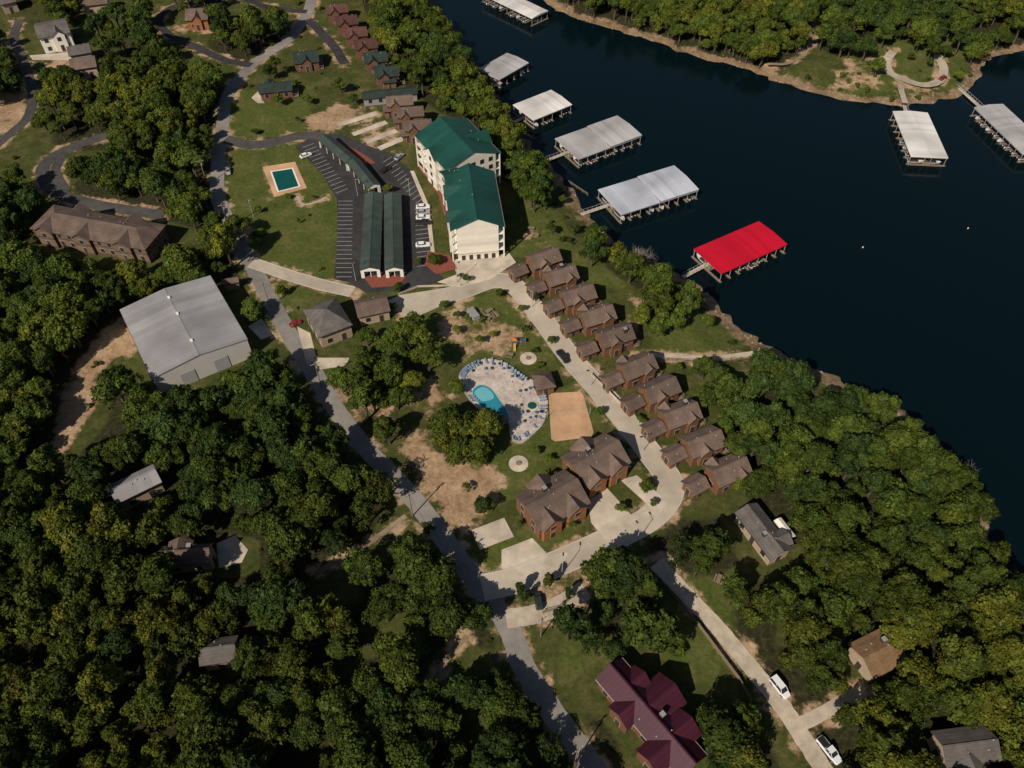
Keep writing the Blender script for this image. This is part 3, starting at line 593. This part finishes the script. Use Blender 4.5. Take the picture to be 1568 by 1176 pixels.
def dock(A,B,C,mk,z=1.0,gang=None,halves=1,fing=.8,nm='covered_boat_dock'):
    cx,cy,an,L,W=rectpx(A,B,C,z); e=empty(nm,(cx,cy,0),an); rf=MB(); hl,hw=L/2,W/2
    def roof(x0,x1,dz):
        rf.prism([(-hw,z+dz),(-hw,z+dz-.28),(hw,z+dz-.28),(hw,z+dz),(0,z+dz+.4)],x0,x1,mk)
        rf.box(x0,x1,-.15,.15,z+dz+.385,z+dz+.44,mk)
    if halves==1: roof(-hl,hl,0)
    else: roof(-hl,0,0); roof(.2,hl,.35)
    rf.obj('roof',parent=e)
    fr=MB(); d0=WZ+.15; d1=WZ+.45
    fr.box(-hl,hl,-.9,.9,d0,d1,'wood')
    nst=max(3,int(L/3.4)); xs=np.linspace(-hl+.3,hl-.3,nst+1)
    for i,x in enumerate(xs):
        for s in (-1,1):
            a,b=sorted((s*.9,s*(hw+.45*fing))); fr.box(x-.28,x+.28,a,b,d0+.004,d1-.004,'wood'); fr.box(x-.3,x+.3,*sorted((s*(hw+.1),s*(hw+.7*fing))),d0-.1,d1-.05,'dark')
            for y in (s*1,s*(hw-.25)): fr.box(x-.06,x+.06,y-.06,y+.06,d0,z-.28,'steel')
        fr.box(x-.05,x+.05,-hw+.1,hw-.1,z-.6,z-.45,'steel')
    fr.box(-hl,hl,-hw+.1,-hw+.2,z-.5,z-.29,'steel'); fr.box(-hl,hl,hw-.2,hw-.1,z-.5,z-.29,'steel')
    fr.obj('frame_and_fingers',parent=e)
    if gang:
        g0=P(*gang[0],WZ+.9); g1=P(*gang[1],WZ+.8); d=g1-g0; L2=np.linalg.norm(d); gm=MB(); gm.box(-1,L2+1,-.6,.6,-.1,.06,'pad')
        for s in (-.6,.6):
            gm.box(-1,L2+1,s-.03,s+.03,.95,1.01,'steel')
            for x in np.arange(-1,L2+1,1.5): gm.box(x-.03,x+.03,s-.03,s+.03,.06,.96,'steel')
        o=gm.obj('gangway',(*g0,WZ+.65),math.atan2(d[1],d[0]))
        o.parent=e; o.matrix_parent_inverse=(Matrix.Translation((cx,cy,0)) @ Matrix.Rotation(an,4,'Z')).inverted()
    ca,sa=math.cos(an),math.sin(an)
    rs=random.Random(int(L*100))
    for i in range(nst):
        x=(xs[i]+xs[i+1])/2
        for s in (-1,1):
            if rs.random()<.75:
                y=s*(hw-3.2+rs.uniform(-.3,.9)); o=bpy.data.objects.new('motorboat',boat); o.location=(cx+ca*x-sa*y,cy+sa*x+ca*y,WZ+.0); o.rotation_euler=(0,0,an+(-s)*math.pi/2+ (0 if rs.random()<.6 else math.pi)); sc=rs.uniform(.8,1.0); o.scale=(sc,.9,sc*.8); link(o)
dock((815,28),(738,-9),(766,-18),'dockwhite')
dock((765,122),(810,96),(774,82),'dockgrey',gang=((735,140),(765,127)))
dock((817,184),(876,160),(842,138),'dockwhite',gang=((778,190),(800,180)))
dock((886,244),(983,208),(945,178),'dockgrey',halves=2,gang=((841,243),(868,233)))
dock((951,329),(1070,291),(1027,256),'dockblue',halves=2,gang=((893,326),(930,314)))
dock((1105,419),(1206,374),(1163,338),'dockred',gang=((1050,421),(1085,403)))
dock((1395,239),(1367,170),(1420,171),'dockwhite',gang=((1378,136),(1388,172)))
dock((1567,236),(1492,164),(1537,160),'dockgrey',gang=((1468,133),(1502,164)))
for u,v in ((1321,379),(1482,350)):
    p=P(u,v,WZ); mb=MB(); mb.tube((0,0,-.3),(0,0,.35),.2,.15,'white',10); mb.tube((0,0,.35),(0,0,.5),.06,.05,'orange',8); mb.obj('mooring_buoy',(*p,WZ))
# ---------------------------------------------------------------- poles, fence
def pole(u,v,a=0,h=9):
    x,y,z=G(u,v); mb=MB(); mb.tube((0,0,0),(0,0,h),.16,.1,'wood',8); mb.box(-1.1,1.1,-.06,.06,h-.8,h-.66,'wood')
    for q in (-1,-.4,.4,1): mb.tube((q,0,h-.66),(q,0,h-.45),.05,.05,'white',6)
    mb.tube((.25,0,h-2.2),(.25,0,h-1.4),.18,.18,'steel',8); mb.obj('utility_pole',(x,y,z),a)
    return (x,y,h-.5)
pl=[pole(*q) for q in ((318,282,.3),(352,350,.3),(414,470,.5),(492,592,.5),(632,790,.6),(692,880,.6),(828,975,.5),(880,1170,.6))]
mb=MB()
for i in range(len(pl)-1):
    a,b=Vector(pl[i]),Vector(pl[i+1]); prev=a
    for j in range(1,9):
        t=j/8; p=a.lerp(b,t); p.z-=1.2*4*t*(1-t); mb.tube(prev,p,.015,.015,'dark',3,False); prev=p
mb.obj('power_line')
def lamp(u,v,a):
    p=P(u,v); mb=MB(); mb.tube((0,0,0),(0,0,6),.09,.06,'steel',8); mb.tube((0,0,5.9),(1.2,0,6.2),.05,.04,'steel',6); mb.box(1.0,1.7,-.15,.15,6.1,6.24,'dark'); mb.obj('street_lamp',(*p,0),a)
for q in ((388,332,0),(548,300,0),(628,300,3),(545,430,1),(700,432,1),(815,470,3.6),(905,590,3.6),(985,690,3.6),(975,830,2),(860,880,1.5)): lamp(*q)
def fence(px,mk='wood',h=1.2,name='wooden_fence',solid=True):
    pts=[P(*p) for p in px]; mb=MB()
    for a,b in zip(pts[:-1],pts[1:]):
        L=np.linalg.norm(b-a); T=Matrix.Translation((*a,0))@Matrix.Rotation(math.atan2(*(b-a)[::-1]),4,'Z')
        for x in np.arange(0,L,2.4): mb.box(x-.06,x+.06,-.06,.06,0,h+.1,mk,T)
        if solid: mb.box(0,L,-.025,.025,.05,h,mk,T)
        else:
            for z in (.4,.8,h): mb.box(0,L,-.03,.03,z-.06,z+.04,mk,T)
    mb.obj(name)
fence([(1020,900),(1070,960),(1130,1040),(1150,1075)],h=1.3)
fence([(893,905),(850,935),(830,940)],h=1.2,solid=False)
fence([(905,575),(950,620)],'pad',1.0,'retaining_wall')
fence([(705,438),(640,440),(610,452)],'pad',.7,'retaining_wall')
fence([(900,300),(870,280)],h=1,solid=False)
fence([(1175,548),(1080,556),(1000,552)],solid=False)
# ---------------------------------------------------------------- forest definition
Z7=6.0
forests=[
(1.0,[(-150,240),(40,270),(50,300),(30,350),(60,400),(150,405),(220,400),(285,390),(300,420),(250,430),(185,465),(150,510),(115,555),(85,640),(95,680),(150,620),(160,560),(180,545),(225,590),(330,575),(345,540),(395,525),(450,580),(500,640),(560,715),(600,765),(570,800),(520,840),(440,900),(480,930),(540,900),(610,850),(680,880),(740,930),(775,985),(700,960),(640,1000),(660,1070),(700,1040),(770,1000),(800,1040),(850,1110),(900,1180),(950,1300),(-150,1300)]),
(.85,[(50,120),(40,90),(60,105),(150,110),(180,80),(235,60),(300,80),(340,110),(330,150),(320,200),(322,290),(300,330),(240,315),(100,290),(95,255),(165,215),(180,205),(100,210),(65,195)]),
(.75,[(-60,60),(20,40),(30,80),(35,140),(-60,140)]),
(.55,[(150,15),(240,0),(235,60),(170,80),(120,75)]),
(.7,[(255,-40),(340,-40),(340,0),(270,5)]),
(.7,[(310,20),(420,10),(440,40),(380,80),(330,70),(300,60)]),
(.5,[(-20,-30),(120,-40),(110,20),(40,25),(0,30)]),
(1.0,[(535,-60),(640,-60),(655,0),(700,50),(715,90),(745,135),(805,210),(838,260),(845,300),(815,318),(790,280),(755,215),(715,170),(660,140),(620,110),(580,50)]),
(.45,[(400,20),(500,0),(500,40),(560,110),(520,120),(470,70)]),
(.35,[(350,90),(440,60),(450,100),(380,130)]),
(1.0,[(1105,575),(1180,555),(1300,595),(1400,650),(1470,705),(1500,760),(1508,820),(1560,880),(1700,940),(1800,1300),(1300,1300),(1250,1150),(1210,1060),(1150,1010),(1120,940),(1115,900),(1150,870),(1220,860),(1230,820),(1165,750),(1140,690),(1120,630)]),
(.9,[(895,850),(970,835),(1010,850),(1000,865),(940,905),(890,905)]),
(.95,[(1000,800),(1050,770),(1110,765),(1125,800),(1150,850),(1110,880),(1060,870),(990,840)]),
(.75,[(870,925),(950,890),(1000,890),(1040,920),(1060,960),(1010,990),(950,990),(890,1000),(860,960)]),
(.75,[(1080,1040),(1150,1060),(1200,1120),(1230,1180),(1100,1180),(1060,1110)]),
(.8,[(880,1060),(920,1070),(970,1130),(960,1180),(920,1150)]),
(.95,[(845,-60),(1260,-60),(1245,20),(1225,75),(1170,90),(1060,72),(960,38),(870,12)]),
(.65,[(1260,-60),(1800,-60),(1800,40),(1568,60),(1520,85),(1480,60),(1430,70),(1380,60),(1330,80),(1270,60),(1250,50)]),
(.85,[(890,340),(920,355),(1000,405),(1060,440),(1072,480),(1040,500),(1000,500),(975,460),(985,430),(930,400),(885,370)]),
(.55,[(500,560),(560,490),(640,500),(650,560),(640,590),(600,690),(560,680),(500,600)]),
(.8,[(655,640),(700,600),(755,630),(765,670),(730,700),(690,710),(655,680)]),
(.45,[(655,530),(720,520),(725,550),(690,600),(655,590)]),
(.8,[(355,340),(400,350),(385,380),(360,375)]),
(.9,[(295,345),(330,335),(345,350),(360,400),(330,420),(300,390)]),
(.6,[(1060,570),(1120,575),(1140,690),(1110,640)]),
(.5,[(90,400),(260,400),(250,430),(200,450),(100,450)]),
(.8,[(520,850),(600,835),(690,890),(650,940),(560,920)]),
]
clear=[
[(590,770),(625,790),(605,815),(580,800)],
[(500,950),(560,935),(640,930),(650,970),(630,1000),(560,1000),(530,1050),(510,1040)],
[(690,1060),(760,1050),(770,1120),(700,1140)],
[(325,830),(350,810),(395,820),(390,872),(325,880)],
[(330,1000),(370,1000),(370,1030),(340,1030)],
[(150,765),(200,740),(215,755),(180,785)],
[(1190,840),(1230,830),(1240,850),(1190,870)],
[(1300,1010),(1390,1000),(1400,1040),(1340,1060),(1300,1080)],
[(1445,1120),(1530,1110),(1550,1200),(1450,1200)],
[(860,940),(900,960),(930,1020),(880,1060),(840,1000)],
[(1010,990),(1080,990),(1100,1060),(1060,1100),(1010,1050)],
[(1200,930),(1240,940),(1230,990),(1190,980)],
]
bank=[(190,488),(215,530),(195,548),(168,556),(150,580),(155,600),(145,632),(122,655),(95,690),(76,690),(88,630),(100,590),(125,545),(150,510)]
FW=[(d,[P(u,v,Z7) for u,v in p]) for d,p in forests]
CW=[[P(u,v,2) for u,v in p] for p in clear]
BK=[P(u,v,0) for u,v in bank]
# ---------------------------------------------------------------- terrain
xs=np.concatenate([[-4000,-2000,-1000,-600,-400,-300],np.arange(-240,241,1.3),[300,400,600,1000,2000,4000]])
ys=np.concatenate([[-3000,-1500,-600,-250,-80,-20],np.arange(15,372,1.3),[390,430,500,700,1000,2000,5000]])
X,Y=np.meshgrid(xs,ys); pts=np.stack([X.ravel(),Y.ravel()],1)
hz,dw=hgt(pts)
nx,ny=len(xs),len(ys)
me=bpy.data.meshes.new('ground'); vs=np.column_stack([pts,hz])
idx=np.arange(nx*ny).reshape(ny,nx); a=idx[:-1,:-1].ravel(); b=idx[:-1,1:].ravel(); c=idx[1:,1:].ravel(); d=idx[1:,:-1].ravel()
me.from_pydata(vs.tolist(),[],np.stack([a,b,c,d],1).tolist())
def soft(poly,w=3.0):
    return np.clip(.5-sdist(pts,poly)/(2*w),0,1)
dirtp=[(1,[(640,600),(665,620),(640,660),(610,690),(640,740),(690,815),(735,800),(768,770),(765,720),(700,705),(665,690),(650,650),(690,610),(660,580)]),
(.66,[(650,480),(700,470),(780,480),(812,520),(770,548),(700,545),(670,520)]),
(1.1,bank),
(.9,[(465,178),(520,158),(575,165),(545,185),(500,203),(472,197)]),
(.9,[(-20,140),(45,140),(42,180),(20,200),(-20,215)]),
(.85,[(960,450),(985,455),(988,530),(968,530),(972,490)]),
(.64,[(500,590),(545,580),(600,600),(650,560),(650,600),(600,650),(590,670),(540,640)]),
(.8,[(398,250),(410,245),(425,300),(410,305)]),
(.9,[(1385,143),(1435,143),(1430,156),(1390,156)]),
(.6,[(1300,80),(1360,90),(1350,140),(1260,130)]),
(.6,[(560,200),(620,240),(600,250),(560,225)]),
(.7,[(270,395),(305,395),(300,430),(270,425)]),
(.55,[(800,340),(850,350),(840,375),(790,375)]),
(.6,[(350,335),(400,345),(395,385),(360,375)]),
(.6,[(240,30),(330,45),(340,55),(260,50)]),
(.7,[(0,280),(40,300),(30,330),(0,340)]),
(.55,[(60,80),(120,70),(150,110),(60,110)]),
(.6,[(1340,1030),(1300,1070),(1310,1090),(1350,1050)])]
R=np.zeros(len(pts)); 
for s,p in dirtp: R=np.maximum(R,s*soft([P(u,v) for u,v in p],3))
for ln,w,_ in roads: 
    dd=segdist(pts,ln[::3]+[ln[-1]]) ; R=np.maximum(R,.54*np.clip(1.4-(dd-w/2)/2.2,0,1)*(dd<w/2+4))
Gm=np.zeros(len(pts))
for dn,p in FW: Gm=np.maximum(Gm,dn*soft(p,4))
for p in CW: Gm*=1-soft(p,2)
B=np.clip(1.15-dw/5.2,0,1)
A=np.zeros(len(pts))
for p in ([(350,225),(450,215),(518,300),(512,428),(440,425),(385,400),(348,330)],[(350,140),(480,130),(470,210),(345,212)],[(770,290),(830,300),(890,370),(960,440),(900,440),(830,390),(780,395)],[(980,450),(1080,470),(1160,520),(1080,545),(1000,540)],[(620,490),(760,440),(830,500),(860,560),(700,560),(620,560)],[(690,700),(900,570),(930,640),(860,700),(790,760),(730,800)],[(700,830),(900,790),(830,880),(730,880)],[(860,930),(960,990),(850,1060)],[(1020,890),(1130,880),(1100,1060),(1000,1000)],[(1300,60),(1480,60),(1480,130),(1300,140)],[(600,440),(650,450),(640,480),(590,490)],[(400,430),(500,440),(450,490)]):
    A=np.maximum(A,soft([P(u,v) for u,v in p],4))
col=me.color_attributes.new('cover','FLOAT_COLOR','POINT')
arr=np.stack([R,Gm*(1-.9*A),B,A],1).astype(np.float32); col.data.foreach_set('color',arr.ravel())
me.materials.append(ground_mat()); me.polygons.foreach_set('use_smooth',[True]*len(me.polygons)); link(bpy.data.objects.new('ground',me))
wm=bpy.data.materials.new('lake_water'); wm.use_nodes=True; N=wm.node_tree.nodes; Lk=wm.node_tree.links; b=N['Principled BSDF']
b.inputs['Base Color'].default_value=(.0014,.0065,.0088,1); b.inputs['Roughness'].default_value=.1; b.inputs['IOR'].default_value=1.33; b.inputs['Specular IOR Level'].default_value=.34
tc=N.new('ShaderNodeTexCoord'); nz=N.new('ShaderNodeTexNoise'); nz.inputs['Scale'].default_value=.9; nz.inputs['Detail'].default_value=5; Lk.new(tc.outputs['Object'],nz.inputs['Vector'])
bp=N.new('ShaderNodeBump'); bp.inputs['Strength'].default_value=.25; bp.inputs['Distance'].default_value=.15; Lk.new(nz.outputs['Fac'],bp.inputs['Height']); Lk.new(bp.outputs[0],b.inputs['Normal'])
M['water']=wm
mb=MB(); mb.add([(-4000,-3000,WZ),(4000,-3000,WZ),(4000,5000,WZ),(-4000,5000,WZ)],[(0,1,2,3)],'water'); mb.obj('lake_water')
# ---------------------------------------------------------------- trees
def make_tree(name,R,Ht,ncl,lpc,seed,leaf=(.16,.34),flat=.8,spread=(.35,.88),cr=(.22,.42),trunk=True,bark='bark',base=.62,bare=False):
    r=np.random.default_rng(seed); mb=MB()
    cen=[]
    ax=r.uniform(.82,1.18)
    for i in range(ncl):
        d=r.normal(0,1,3); d/=np.linalg.norm(d); d[2]=abs(d[2])*1.0-.25
        rad=R*r.uniform(*spread) if i>2 else R*.2
        c=np.array([d[0]*rad*ax,d[1]*rad/ax,Ht*base+d[2]*R*flat*r.uniform(.5,1.15)]); cen.append((c,R*r.uniform(*cr)))
    if trunk:
        p=Vector((0,0,-.3)); hr=R*.075+.05; top=Ht*base; k=5
        for i in range(k):
            q=Vector((r.normal(0,.12),r.normal(0,.12),top*(i+1)/k)); mb.tube(p,q,hr*(1-i/k*.6),hr*(1-(i+1)/k*.6),bark,7,False); p=q
        for c,_ in cen[:12 if not bare else 40]:
            s=Vector((0,0,top*r.uniform(.45,.95))); m=s.lerp(Vector(c),.5)+Vector(r.normal(0,.2,3)); mb.tube(s,m,hr*.4,hr*.24,bark,5,False); mb.tube(m,Vector(c),hr*.24,hr*.08,bark,5,False)
            if bare:
                for _k in range(9):
                    e=Vector(c)+Vector(r.normal(0,.9,3)); mb.tube(m.lerp(Vector(c),r.uniform(.2,1)),e,hr*.12,.02,bark,3,False)
    nb=len(mb.v); V=[];T=[]
    for c,rr in cen:
        n=int(lpc*(rr/(R*.34))**2)
        if bare: n=0
        d=r.normal(0,1,(n,3)); d/=np.linalg.norm(d,axis=1)[:,None]; low=d[:,2]<-.35; d[low,2]*=-1
        lump=1+.25*np.sin(d[:,0]*5+c[0]*3)*np.cos(d[:,1]*5+c[1]*3)
        pos=c+d*(rr*lump*r.uniform(.55,1.12,n)**.6)[:,None]*np.array([1,1,.85])
        nn=d+r.normal(0,.5,(n,3)); nn/=np.linalg.norm(nn,axis=1)[:,None]
        t=np.cross(nn,r.normal(0,1,(n,3))); t/=np.linalg.norm(t,axis=1)[:,None]; bb=np.cross(nn,t)
        s=r.uniform(*leaf,n)[:,None]; w=s*r.uniform(.5,.9,n)[:,None]
        q=np.stack([pos-t*s-bb*w*.3,pos+bb*-w,pos+t*s+bb*w*.2,pos+bb*w],1); V.append(q.reshape(-1,3))
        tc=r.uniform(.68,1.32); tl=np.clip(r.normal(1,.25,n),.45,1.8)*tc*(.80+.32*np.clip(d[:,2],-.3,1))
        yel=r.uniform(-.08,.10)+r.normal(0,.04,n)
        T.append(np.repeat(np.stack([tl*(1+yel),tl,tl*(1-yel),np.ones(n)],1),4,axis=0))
    V=np.concatenate(V) if V else np.zeros((0,3)); T=np.concatenate(T) if T else np.zeros((0,4))
    nl=len(V)//4; allv=mb.v+V.tolist(); fl=(nb+np.arange(nl*4)).reshape(-1,4).tolist()
    me=bpy.data.meshes.new(name); me.from_pydata(allv,[],mb.f+[tuple(f) for f in fl])
    me.materials.append(M[bark]); me.materials.append(M['leaf'])
    me.polygons.foreach_set('material_index',[0]*len(mb.f)+[1]*nl)
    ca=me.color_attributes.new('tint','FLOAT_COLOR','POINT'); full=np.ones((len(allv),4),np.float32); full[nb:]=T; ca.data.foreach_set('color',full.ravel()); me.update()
    return me
bigt=[make_tree('oak_tree_mesh',3.9,9.2,28,250,100+i,flat=.75+.1*(i%3)) for i in range(8)]
bigt+=[make_tree('maple_tree_mesh',3.2,10.8,24,240,120+i,flat=1.25,base=.58) for i in range(4)]
thin=[make_tree('thin_tree_mesh',3.4,8.0,22,120,140+i,leaf=(.14,.28),cr=(.18,.34)) for i in range(3)]
bare=make_tree('bare_tree_mesh',3.6,8,30,10,160,bark='greybark',bare=True)
cone=make_tree('cedar_tree_mesh',1.5,6,20,120,170,flat=2.2,base=.45,leaf=(.12,.25),spread=(.1,.6))
shrub=[make_tree('shrub_mesh',1.1,1.2,9,110,180+i,leaf=(.1,.2),trunk=False,base=.35,flat=.5) for i in range(3)]
sp=4.7; cand=[]
for j,y in enumerate(np.arange(20,400,sp*.87)):
    for x in np.arange(-280,280,sp): cand.append((x+(j%2)*sp/2,y))
cand=np.array(cand)+rng.normal(0,1.15,(len(cand),2))
hx=np.abs(cand[:,0])<(60+cand[:,1]*.66+35); cand=cand[hx]
dens=np.zeros(len(cand))
for dn,p in FW: dens=np.maximum(dens,dn*.97*inpoly(cand,p))
Q=cand*(H/(H-Z7))
for p in CW: dens[inpoly(Q,p)]*=.10
for zz,mg in ((0,1.0),(4,2.2),(9,1.5)):
    dens[sdist(cand*(H/(H-zz)),BK)<mg]=0
dens[(cand[:,1]>330)&(dens==0)&(np.abs(cand[:,0])<280)]=.7
keep=rng.random(len(cand))<dens
hc,dc=hgt(cand); keep&=dc>2.2
cand,Q,hc,dc=cand[keep],Q[keep],hc[keep],dc[keep]
def exclude(cd,q,extra=0):
    ok=np.ones(len(cd),bool)
    for ln,w,mg in roads:
        l=ln[::2]+[ln[-1]]
        ok&=(segdist(cd,l)>w/2+1.4+extra)&(segdist(q,l)>w/2+mg+1.2+extra)
    for cx,cy,an,L,W,mg in rects:
        for arr,m in ((cd,1.8),(q,mg+.6)):
            dx=arr[:,0]-cx; dy=arr[:,1]-cy; lx=dx*math.cos(an)+dy*math.sin(an); ly=-dx*math.sin(an)+dy*math.cos(an)
            ok&=~((np.abs(lx)<L/2+m)&(np.abs(ly)<W/2+m))
    for pg,mg in polys_ex:
        ok&=(sdist(q,pg)>mg+1)&(sdist(cd,pg)>1)
    return ok
ok=exclude(cand,Q); cand,hc,dc=cand[ok],hc[ok],dc[ok]
fe=empty('forest')
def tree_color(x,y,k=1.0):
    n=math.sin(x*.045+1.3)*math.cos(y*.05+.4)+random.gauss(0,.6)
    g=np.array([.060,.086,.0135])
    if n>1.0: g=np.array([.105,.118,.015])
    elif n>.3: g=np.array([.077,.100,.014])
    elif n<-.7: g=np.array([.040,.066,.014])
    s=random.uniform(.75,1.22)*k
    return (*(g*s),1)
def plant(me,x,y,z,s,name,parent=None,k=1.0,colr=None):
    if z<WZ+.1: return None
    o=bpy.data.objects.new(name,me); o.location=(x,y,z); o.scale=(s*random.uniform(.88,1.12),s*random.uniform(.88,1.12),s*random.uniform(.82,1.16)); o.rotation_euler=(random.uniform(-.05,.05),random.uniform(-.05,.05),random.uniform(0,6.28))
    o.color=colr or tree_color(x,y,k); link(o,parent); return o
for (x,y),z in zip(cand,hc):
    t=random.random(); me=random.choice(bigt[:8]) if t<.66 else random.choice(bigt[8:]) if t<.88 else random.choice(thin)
    k=.74 if y<80 else (.74+.30*min(1,(y-80)/35))  # foreground shade painted into tree colour: darkest near camera, fading out with distance
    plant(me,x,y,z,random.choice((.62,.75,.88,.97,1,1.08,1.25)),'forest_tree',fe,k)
print('forest trees',len(cand))
for u,v,s in [(520,580,.9),(560,512,.8),(600,512,.7),(383,470,.85),(362,345,.9),(395,358,.7),(765,447,.35),(740,772,.6),(800,500,.4),(825,288,1.1),(835,305,.7),(1080,562,.8),(1098,572,.7),(952,776,.35),(990,745,.4),(1030,490,.8),(1008,500,.7),(920,628,.35),(594,287,.45),(565,290,.4),(664,395,.5),(640,398,.3),(425,152,.5),(470,150,.5),(520,130,.6),(540,150,.5),(390,200,.3),(455,180,.4),(1345,100,.8),(1330,70,.8),(1300,120,.3),(1395,85,.4),(1425,95,.4),(1470,110,.5),(1240,110,.4),(862,300,.4),(880,345,.5),(845,350,.4),(430,445,.4),(610,440,.35),(705,420,.3),(715,426,.3),(820,455,.3),(680,465,.35),(700,480,.3),(850,730,.35),(930,735,.3),(795,800,.35),(875,800,.3),(1130,740,.6),(715,745,.35),(735,700,.5),(655,810,.4),(980,640,.3),(1120,520,.35),(1085,490,.5),(1450,75,.7),(255,255,.5),(480,300,.2),(560,555,.8),(700,590,.6),(690,660,.9),(715,650,.9),(742,655,.9),(590,570,.9),(615,545,.8),(800,470,.3),(845,520,.3),(700,505,.35),(820,690,.3),(840,700,.35),(1000,770,.25),(440,300,.25),(395,320,.3),(600,470,.4),(1150,640,.5),(900,960,.5),(1040,1000,.35),(875,410,.3),(905,440,.35),(935,470,.3),(960,505,.3),(1040,560,.35),(1085,610,.35),(1115,650,.4),(640,485,.3),(735,520,.35),(755,510,.3)]:
    zc=5.5*s; p=P(u,v,zc); zz=float(hgt(np.array([p]))[0][0]); plant(random.choice(bigt[:8] if s>.45 else bigt[:8]+thin),p[0],p[1],zz,s*.95,'oak_tree',k=1.15)
for u,v,s in [(842,888,1),(797,900,.9),(803,912,.8),(870,905,.8),(455,330,.4)]:
    p=P(u,v,3); plant(cone,p[0],p[1],0,s,'cedar_tree',k=.8)
for u,v,s in [(990,380,1.0),(698,62,.9),(975,372,.7),(1490,712,.8),(735,108,.7)]:
    p=P(u,v,6); plant(bare,p[0],p[1],float(hgt(np.array([p]))[0][0]),s,'bare_tree')
c2=np.column_stack([rng.uniform(-230,230,9000),rng.uniform(35,345,9000)])
hz2,d2=hgt(c2); pr=np.full(len(c2),.06); pr[(d2<14)]=.40
for dn,p in FW: pr[inpoly(c2,p)]=.10
kp=(d2>1.5)&(rng.random(len(c2))<pr)&(np.abs(c2[:,0])<70+c2[:,1]*.66); c2,hz2=c2[kp],hz2[kp]
o2=exclude(c2,c2,-1.2); c2,hz2=c2[o2],hz2[o2]
se=empty('shrubs')
for (x,y),z in zip(c2,hz2): plant(random.choice(shrub),x,y,z,random.uniform(.4,1.5),'shrub',se,k=1.1)
print('shrubs',len(c2))
rk=MB(); rr=np.random.default_rng(9)
c3=np.column_stack([rr.uniform(-230,230,60000),rr.uniform(35,345,60000)]); h3,d3=hgt(c3); k3=(d3>.0)&(d3<3)&(rr.random(len(c3))<.45); M['rock']=mat('shore_rock',(.26,.20,.15),.9,.3,1.5)
for (x,y),z in zip(c3[k3],h3[k3]):
    s=rr.uniform(.15,.55); vs=[]; 
    for q in ((-1,-1,-.5),(1,-1,-.5),(1,1,-.5),(-1,1,-.5),(-.6,-.6,.5),(.7,-.5,.4),(.5,.7,.5),(-.6,.5,.35)): vs.append((x+q[0]*s*rr.uniform(.6,1.2),y+q[1]*s*rr.uniform(.6,1.2),z+q[2]*s))
    rk.add(vs,[(4,5,6,7),(0,1,5,4),(1,2,6,5),(2,3,7,6),(3,0,4,7)],'rock')
rk.obj('shoreline_rocks')
# ---------------------------------------------------------------- light, camera
E=math.radians(41); hd=np.array([.58,.81]); hd/=np.linalg.norm(hd)
d=Vector((hd[0]*math.cos(E),hd[1]*math.cos(E),-math.sin(E)))
sl=bpy.data.lights.new('sun','SUN'); sl.energy=4.7; sl.angle=math.radians(.5); sl.color=(1,.90,.76)
so=bpy.data.objects.new('sun',sl); so.rotation_euler=d.to_track_quat('-Z','Y').to_euler(); so.location=(-100,-50,200); link(so)
w=bpy.data.worlds.new('World'); scene.world=w; w.use_nodes=True; nt=w.node_tree; sk=nt.nodes.new('ShaderNodeTexSky'); sk.sky_type='NISHITA'; sk.sun_disc=False
sk.sun_elevation=E; sk.sun_rotation=math.atan2(-hd[0],-hd[1]); bg=nt.nodes['Background']; nt.links.new(sk.outputs[0],bg.inputs[0]); bg.inputs[1].default_value=.05
cam=bpy.data.cameras.new('camera'); cam.sensor_width=36; cam.lens=36*F/1568; cam.clip_end=12000; cam.clip_start=1
co=bpy.data.objects.new('camera',cam); co.location=(0,0,H); co.rotation_euler=(math.radians(40),0,0); link(co); scene.camera=co
scene.view_settings.view_transform='Standard'; scene.view_settings.look='None'; scene.view_settings.exposure=0
